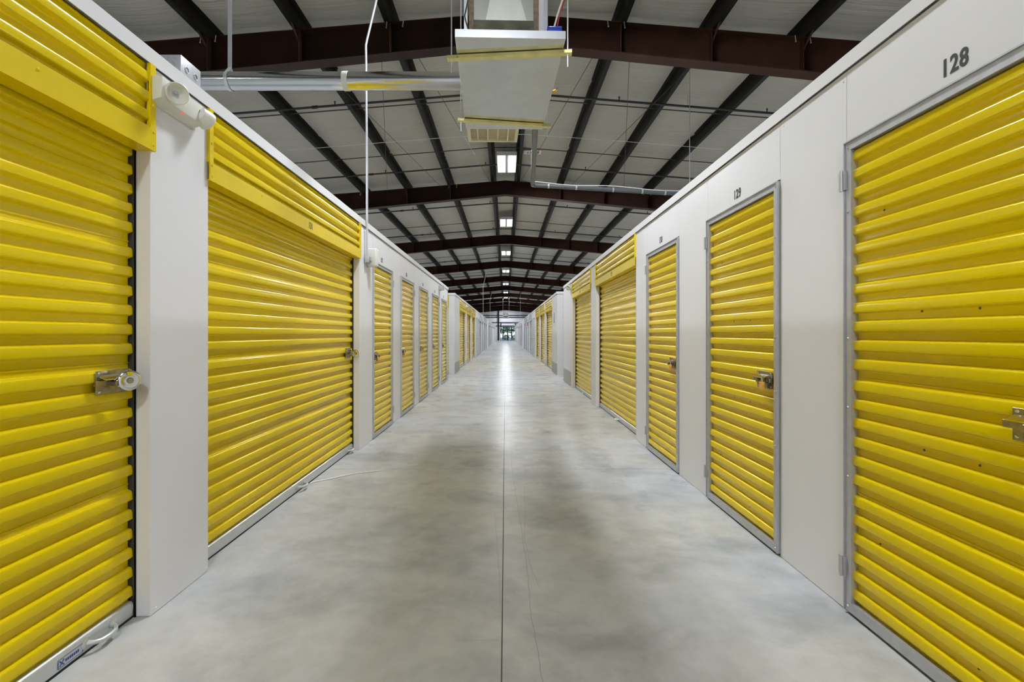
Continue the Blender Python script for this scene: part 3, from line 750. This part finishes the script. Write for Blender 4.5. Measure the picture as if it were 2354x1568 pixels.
# ================================================================ EMERGENCY LIGHTS, CONDUIT
def em_light(side, y, z, label, yaw1=0):
    root = empty('emergency_light', (wx(side), y, z), rz(side)); tag(root, label, 'light', 'white emergency lights')
    n_ = 1 if side < 0 else -1           # local +x that points away from the camera
    MB().box(-0.16, 0.155, -0.012, 0, -0.06, 0.06).obj('back_plate', 'plastic', root, bevel=0.004)
    MB().ext([(-0.010, -0.055), (-0.055, -0.040), (-0.060, 0.050), (-0.010, 0.056)], -0.15, 0.145).obj('body', 'plastic', root, bevel=0.004)
    for k, x in enumerate((-0.10 * n_, 0.158 * n_)):
        m_ = MB().lathe([(0.018, 0.045), (0.034, 0.035), (0.042, 0.005), (0.043, -0.018), (0.040, -0.022), (0.036, -0.018), (0.022, 0.004), (0.006, 0.010), (0, 0.010)], (0, 0, 0), 'y', 24).mesh('lamp_head', 'plastic')
        o = put('lamp_head', m_, root, (x, -0.085 if k == 0 else -0.055, -0.002)); o.scale = (1.08, 1.08, 1.08)
        o.rotation_euler = (R(18), 0, R(-38) * n_ if k == 0 else R(75) * n_)
        MB().lathe([(0.007, 0.0), (0.008, -0.004), (0.004, -0.008), (0, -0.009)], (0, 0.002, 0), 'y', 10).obj('bulb', 'kick', o)
    MB().box(-0.006, 0.006, -0.053, -0.049, -0.048, -0.044).obj('indicator', 'led', root)
    return root
em_light(-1, 2.275, 2.275, 'white emergency light on the pillar between the two left roll-up doors')
eh = empty('emergency_light', (-1.53, 11.40, 2.27)); tag(eh, 'twin square white emergency light above the last hinged doors of the left row', 'light', 'white emergency lights')
box('body', 'plastic', eh, 0.0, 0.05, 0.0, 0.22, -0.05, 0.05)
for k in range(2): box('lamp_head', 'plastic', eh, -0.028 + 0.068 * k + 0.03, 0.032 + 0.068 * k + 0.03, -0.05, 0.0, -0.055, 0.055, bevel=0.005)
MB().tube([(0.02, 0.02, -0.05), (0.02, 0.02, -2.20)], 0.006, 6).obj('wire', 'galv', eh)
em_light(1, 11.3, 2.27, 'white emergency light above the last yellow roll-up door on the right')
em_light(-1, 19.2, 2.25, 'white emergency light between yellow roll-up doors beyond the left cross aisle')
em_light(1, 31.0, 2.25, 'white emergency light high on the right row beyond the cross aisle')
em_light(-1, 45.0, 2.25, 'white emergency light high on the left row far down the aisle')
def conduit(y, label, boxy=True, x=-1.50, zt=4.34):
    root = empty('conduit', (x, y, 0)); tag(root, label, 'conduit', 'thin metal conduits')
    MB().tube([(0, 0, 2.02), (0, 0, 3.0), (-0.01, 0, zt - .1), (-0.012, 0, zt), (0.0, 0, zt + .06), (0.11, 0, 4.86), (0.20, 0, 5.40)], 0.0125, 8).obj('pipe', 'emt', root)
    box('fitting', 'galv', root, -0.022, 0.022, -0.022, 0.022, 1.99, 2.06, bevel=0.003)
    return root
conduit(5.37, 'thin shiny conduit rising from the left wall after door 131')
conduit(33.0, 'thin conduit rising from the left row far down the aisle', x=-1.48)
conduit(46.9, 'thin conduit rising from the left row, farthest one', x=-1.46)
bx = empty('wall_box', (-1.47, 5.50, 2.06)); tag(bx, 'white rounded sensor box on the wall above door 132', 'box')
MB().box(-0.06, 0.05, -0.05, 0.05, -0.10, 0.10).obj('cover', 'plastic', bx, bevel=0.014, seg=3)
box('bracket', 'galv', bx, -0.04, 0.0, -0.10, -0.05, -0.045, -0.005)
# white square junction box on top of left wall
jb = empty('junction_box', (-1.70, 2.46, 2.44)); tag(jb, 'galvanised junction box with knockouts on top of the left wall', 'junction box')
MB().box(-0.075, 0.09, 0.0, 0.16, 0.0, 0.165).obj('body', 'galv', jb, bevel=0.003)
kn = MB()
for x in (-0.03, 0.045): kn.lathe([(0.012, -0.002), (0.014, -0.003), (0.016, 0)], (x, 0, 0.115), 'y', 14)
for y in (0.045, 0.115): kn.lathe([(0.012, 0.002), (0.014, 0.003), (0.018, 0)], (0.09, y, 0.11), 'x', 14)
kn.obj('knockouts', 'kick', jb)
# cord on the floor
cp = [gpt(*p) for p in ((712, 1113), (722, 1109), (755, 1103), (790, 1095), (820, 1089), (850, 1086), (876, 1083), (880, 1080))]
cd = MB().tube([(x, y, 0.006) for x, y in cp], 0.005, 6).obj('cord', 'white_wire'); tag(cd, 'thin white cord lying on the floor by door 131', 'cord')

# exit sign
ex = empty('exit_sign', (1.325, 44.5, 2.25)); tag(ex, 'red and white EXIT sign hanging over the far aisle on the right', 'sign')
box('panel', 'white_trim', ex, -0.16, 0.16, -0.02, 0.02, -0.10, 0.10); number('EXIT', 0.13, ex, (0, -0.022, 0.0), 'red_sign', 0.7, 'lettering')
MB().tube([(0, 0, 0.10), (0, 0, 2.745)], 0.006, 6).obj('hanger_rod', 'rod', ex)
fs_ = empty('hanging_sign', (1.42, 32.0, 1.85)); tag(fs_, 'narrow red and white sign projecting from the right row of white doors', 'sign')
box('panel', 'white_trim', fs_, -0.09, 0.09, -0.01, 0.01, -0.24, 0.24)
bb_ = MB()
for (a, b, c, d) in ((-.09, .09, .22, .24), (-.09, .09, -.24, -.22), (-.09, -.07, -.24, .24), (.07, .09, -.24, .24), (-0.03, 0.03, -0.15, 0.12)): bb_.box(a, b, -0.013, -0.010, c, d)
bb_.obj('border', 'red_sign', fs_)

# ================================================================ AIR HANDLER
def air_unit(loc, yaw, label, full=True):
    root = empty('air_handler', loc, yaw); tag(root, label, 'air handler')
    # pan underside at local z = 0, centre of pan at origin
    W, D = 0.671, 1.34
    MB().box(-W / 2, W / 2, -D / 2, D / 2, 0.0, 0.004).obj('drain_pan', 'pan', root)
    for nm, b_ in (('a', (-W / 2, W / 2, -D / 2 - 0.002, -D / 2, 0, 0.048)), ('b', (-W / 2, W / 2, D / 2, D / 2 + 0.002, 0, 0.048)),
                   ('c', (-W / 2 - 0.002, -W / 2, -D / 2, D / 2, 0, 0.048)), ('d', (W / 2, W / 2 + 0.002, -D / 2, D / 2, 0, 0.048))):
        box('pan_lip', 'pan_lip', root, *b_)
    # cabinet
    x0, x1, y0, y1, z0, z1 = -0.255, 0.180, -0.56, 0.50, 0.03, 0.62
    cab = MB().box(x0, x1, y0 + 0.02, y1, z0, z1).obj('cabinet', 'metal_face', root)
    b = MB()
    b.box(x0 - .004, x0 + 0.028, y0, y0 + 0.03, z0, z1).box(x1 - 0.028, x1 + .004, y0, y0 + 0.03, z0, z1).box(x0 - .01, x1 + .02, y0 - .02, y0 + 0.03, z0 + 0.032, z0 + 0.062)
    b.obj('insulation_edge', 'insul', root, bevel=0.006)
    MB().box(x0, x1, y0 + 0.004, y0 + 0.02, z0, z0 + 0.15).obj('insulation_flap', 'flap', root)
    MB().add([(x0 + .1, y0 + 0.019, z0 + .15), (x1 - .07, y0 + 0.019, z0 + .15), (x1 - .2, y0 + 0.004, z1), (x0 + .2, y0 + 0.004, z1), (x0 + .1, y0 + 0.03, z0 + .15), (x1 - .07, y0 + 0.03, z0 + .15), (x1 - .2, y0 + 0.03, z1), (x0 + .2, y0 + 0.03, z1)],
             [(0, 1, 2, 3), (4, 7, 6, 5), (0, 4, 5, 1), (3, 2, 6, 7), (1, 5, 6, 2), (0, 3, 7, 4)]).obj('folded_panel', 'fold', root)
    box('corner_post', 'white_trim', root, x1 + 0.004, x1 + 0.034, y0 + 0.01, y0 + 0.05, z0, z1)
    box('corner_post', 'galv', root, x1 + 0.034, x1 + 0.062, y0 + 0.03, y0 + 0.08, z0, z1)
    box('corner_post', 'pan_lip', root, x0 - 0.034, x0 - 0.012, y0 + 0.01, y0 + 0.05, z0 + .0, z1)
    MB().tube([(x0 - .02, y0 - .005, z1), (x0 - .008, y0 - .008, .3), (x0 - .03, y0 - .004, .2), (x0 - .002, y0 - .006, .1)], 0.003, 5).obj('wire', 'number', root)
    # plenum and return grille beyond the pan
    MB().box(-0.35, 0.14, 0.50, 1.36, 0.19, 0.55).obj('plenum', 'metal_face', root)
    gr = MB(); gx0, gx1, gy0, gy1, gz = -0.345, 0.150, 1.02, 1.37, 0.165
    gr.box(gx0, gx1, gy0, gy0 + 0.028, gz - .012, gz + 0.025).box(gx0, gx1, gy1 - 0.028, gy1, gz - .012, gz + 0.025).box(gx0, gx0 + 0.03, gy0, gy1, gz - .012, gz + 0.025).box(gx1 - 0.03, gx1, gy0, gy1, gz - .012, gz + 0.025)
    go = gr.obj('grille_frame', 'cream', root)
    for k in range(1, 5):
        xx = gx0 + (gx1 - gx0) * k / 5; box('grille_bar', 'cream', go, xx - 0.006, xx + 0.006, gy0 + .02, gy1 - .02, gz - 0.008, gz + 0.02)
    box('filter', 'filter', go, gx0 + .02, gx1 - .02, gy0 + .02, gy1 - .02, gz + 0.012, gz + 0.024)
    return root
AU = air_unit((0.010, 3.69, 3.02), R(1.75), 'silver air handler in a drain pan hanging over the aisle')
A2 = copy_tree(AU); A2.location = (0.06, 57.5, 3.02); tag(A2, 'small distant air handler hanging over the far aisle', 'air handler')
def strut(x0, x1, y0, y1, z, label):
    root = empty('strut_channel', ((x0 + x1) / 2, (y0 + y1) / 2, z), math.atan2(y1 - y0, x1 - x0)); L = math.hypot(x1 - x0, y1 - y0) / 2 + 0.026
    tag(root, label, 'bracket')
    MB().ext([(-0.021, 0), (-0.021, 0.021), (-0.018, 0.021), (-0.018, 0.003), (0.018, 0.003), (0.018, 0.021), (0.021, 0.021), (0.021, 0)], -L, L).obj('channel', 'strut', root)
    for s in (-1, 1):
        X = s * (L - 0.026)
        MB().tube([(X, 0, -0.08), (X, 0, 2.35)], 0.0048, 6).obj('threaded_rod', 'rod', root)
        MB().lathe([(0, -0.008), (0.010, -0.008), (0.010, 0), (0, 0)], (X, 0, 0), 'z', 6).obj('nut', 'rod', root)
    return root
strut(-0.350, 0.395, 3.215, 3.150, 2.994, 'yellow zinc strut channel under the near end of the air handler')
strut(-0.374, 0.360, 4.150, 4.265, 2.994, 'yellow zinc strut channel under the far end of the air handler')
strut(-0.30, 0.42, 57.05, 57.03, 2.994, 'strut channel under the near end of the small distant air handler')
strut(-0.30, 0.42, 57.95, 57.97, 2.994, 'strut channel under the far end of the small distant air handler')
# blue condensate switch with wires
bl = empty('blue_box', (0.305, 3.10, 3.082)); tag(bl, 'small blue plastic box on the right of the drain pan', 'box')
MB().ext([(-0.03, 0.0), (-0.03, 0.028), (-0.018, 0.050), (0.03, 0.050), (0.03, 0.0)], -0.045, 0.045).obj('cover', 'blue', bl, bevel=0.004)
MB().box(-0.052, 0.052, -0.034, 0.034, -0.012, 0.004).obj('base', 'number', bl)
o = MB().tube([(0.32, 3.10, 3.12), (0.335, 3.10, 3.2), (0.375, 3.12, 3.33), (0.38, 3.2, 5.3)], 0.004, 6).obj('thermostat_wire', 'red'); tag(o, 'red wire rising from the small blue box', 'wire')
o = MB().tube([(0.30, 3.10, 3.12), (0.325, 3.10, 3.21), (0.365, 3.12, 3.34), (0.365, 3.2, 5.3)], 0.0055, 6).obj('thermostat_wire', 'white_wire'); tag(o, 'pale pinkish wire rising beside the red wire', 'wire')
vb = empty('brass_valve', (0.385, 3.98, 3.165)); tag(vb, 'small brass valve on the right side of the air handler', 'valve')
MB().tube([(-0.05, 0, 0), (0.0, 0, 0), (0.012, 0, 0.004), (0.03, 0, 0.0)], [0.010, 0.010, 0.014, 0.011], 8).obj('body', 'brass', vb)
MB().tube([(0.01, 0, 0.0), (0.03, 0, 0.03)], 0.005, 6).obj('stem', 'number', vb)
# round duct
DY, DZ = 3.85, 3.180
du = empty('round_duct', (0, DY, DZ)); tag(du, 'shiny round metal duct running left from the air handler', 'duct')
MB().tube([(-0.262, 0, 0), (-0.33, 0, 0), (-3.4, 0, 0)], [0.072, 0.0675, 0.0675], 40).obj('pipe', 'duct', du)
MB().lathe([(0.0675, -0.022), (0.0705, -0.021), (0.0705, -0.001), (0.069, 0), (0.0705, 0.001), (0.0705, 0.021), (0.0675, 0.022)], (-1.235, 0, 0), 'x', 40).obj('tape_band', 'plastic', du)
MB().lathe([(0.0675, -0.004), (0.070, -0.003), (0.070, 0.003), (0.0675, 0.004)], (-2.14, 0, 0), 'x', 40).obj('seam', 'duct', du)
ds = empty('duct_strap', (-2.14, DY, DZ)); tag(ds, 'silver hanging strap holding the round duct at the left', 'strap')
MB().box(-0.016, 0.016, -0.001, 0.001, 0.10, 2.15).obj('strip', 'pan_lip', ds)
MB().lathe([(0.0712, -0.014), (0.0725, 0), (0.0712, 0.014)], (0, 0, 0), 'x', 32).obj('loop', 'pan_lip', ds)
for s in (-1, 1): MB().add([(-0.014, s * 0.001, 0.105), (0.014, s * 0.001, 0.105), (0.014, s * 0.045, 0.052), (-0.014, s * 0.045, 0.052), (-0.014, s * 0.003, 0.105), (0.014, s * 0.003, 0.105), (0.014, s * 0.047, 0.052), (-0.014, s * 0.047, 0.052)],
                           [(0, 1, 2, 3), (4, 7, 6, 5), (0, 4, 5, 1), (2, 6, 7, 3), (0, 3, 7, 4), (1, 5, 6, 2)]).obj('strap_leg', 'pan_lip', ds)
# pvc drain pipe
dp = empty('drain_pipe', (0, 0, 0)); tag(dp, 'dark grey plastic drain pipe elbowing right above the aisle', 'pipe')
MB().tube([(0.27, 4.2, 3.24), (0.298, 5.0, 3.27), (0.389, 7.10, 3.362)], 0.030, 14).obj('pipe', 'pvc', dp)
MB().tube([(0.389, 7.06, 3.362), (0.395, 7.13, 3.362), (0.44, 7.15, 3.36)], 0.035, 14).obj('elbow', 'pvc', dp)
MB().tube([(0.42, 7.15, 3.36), (2.55, 7.15, 3.235), (4.2, 7.15, 3.14)], 0.031, 14).obj('pipe', 'pvc', dp)
for x in (0.62, 1.02, 1.55, 1.97, 2.3):
    z = 3.36 - 0.0587 * (x - 0.42); MB().lathe([(0.031, -0.012), (0.034, -0.010), (0.034, 0.010), (0.031, 0.012)], (x, 7.15, z), 'x', 14).obj('clamp', 'galv', dp)
pw = [(0.40, 7.14, 3.41)] + [(x, 7.13, 3.36 - 0.0587 * (x - 0.42) + 0.036 + 0.012 * math.sin(x * 5)) for x in [0.45 + k * 0.1 for k in range(28)]]
o = MB().tube(pw, 0.006, 6).obj('pipe_wire', 'white_wire'); tag(o, 'white wire strapped along the top of the grey drain pipe', 'wire')
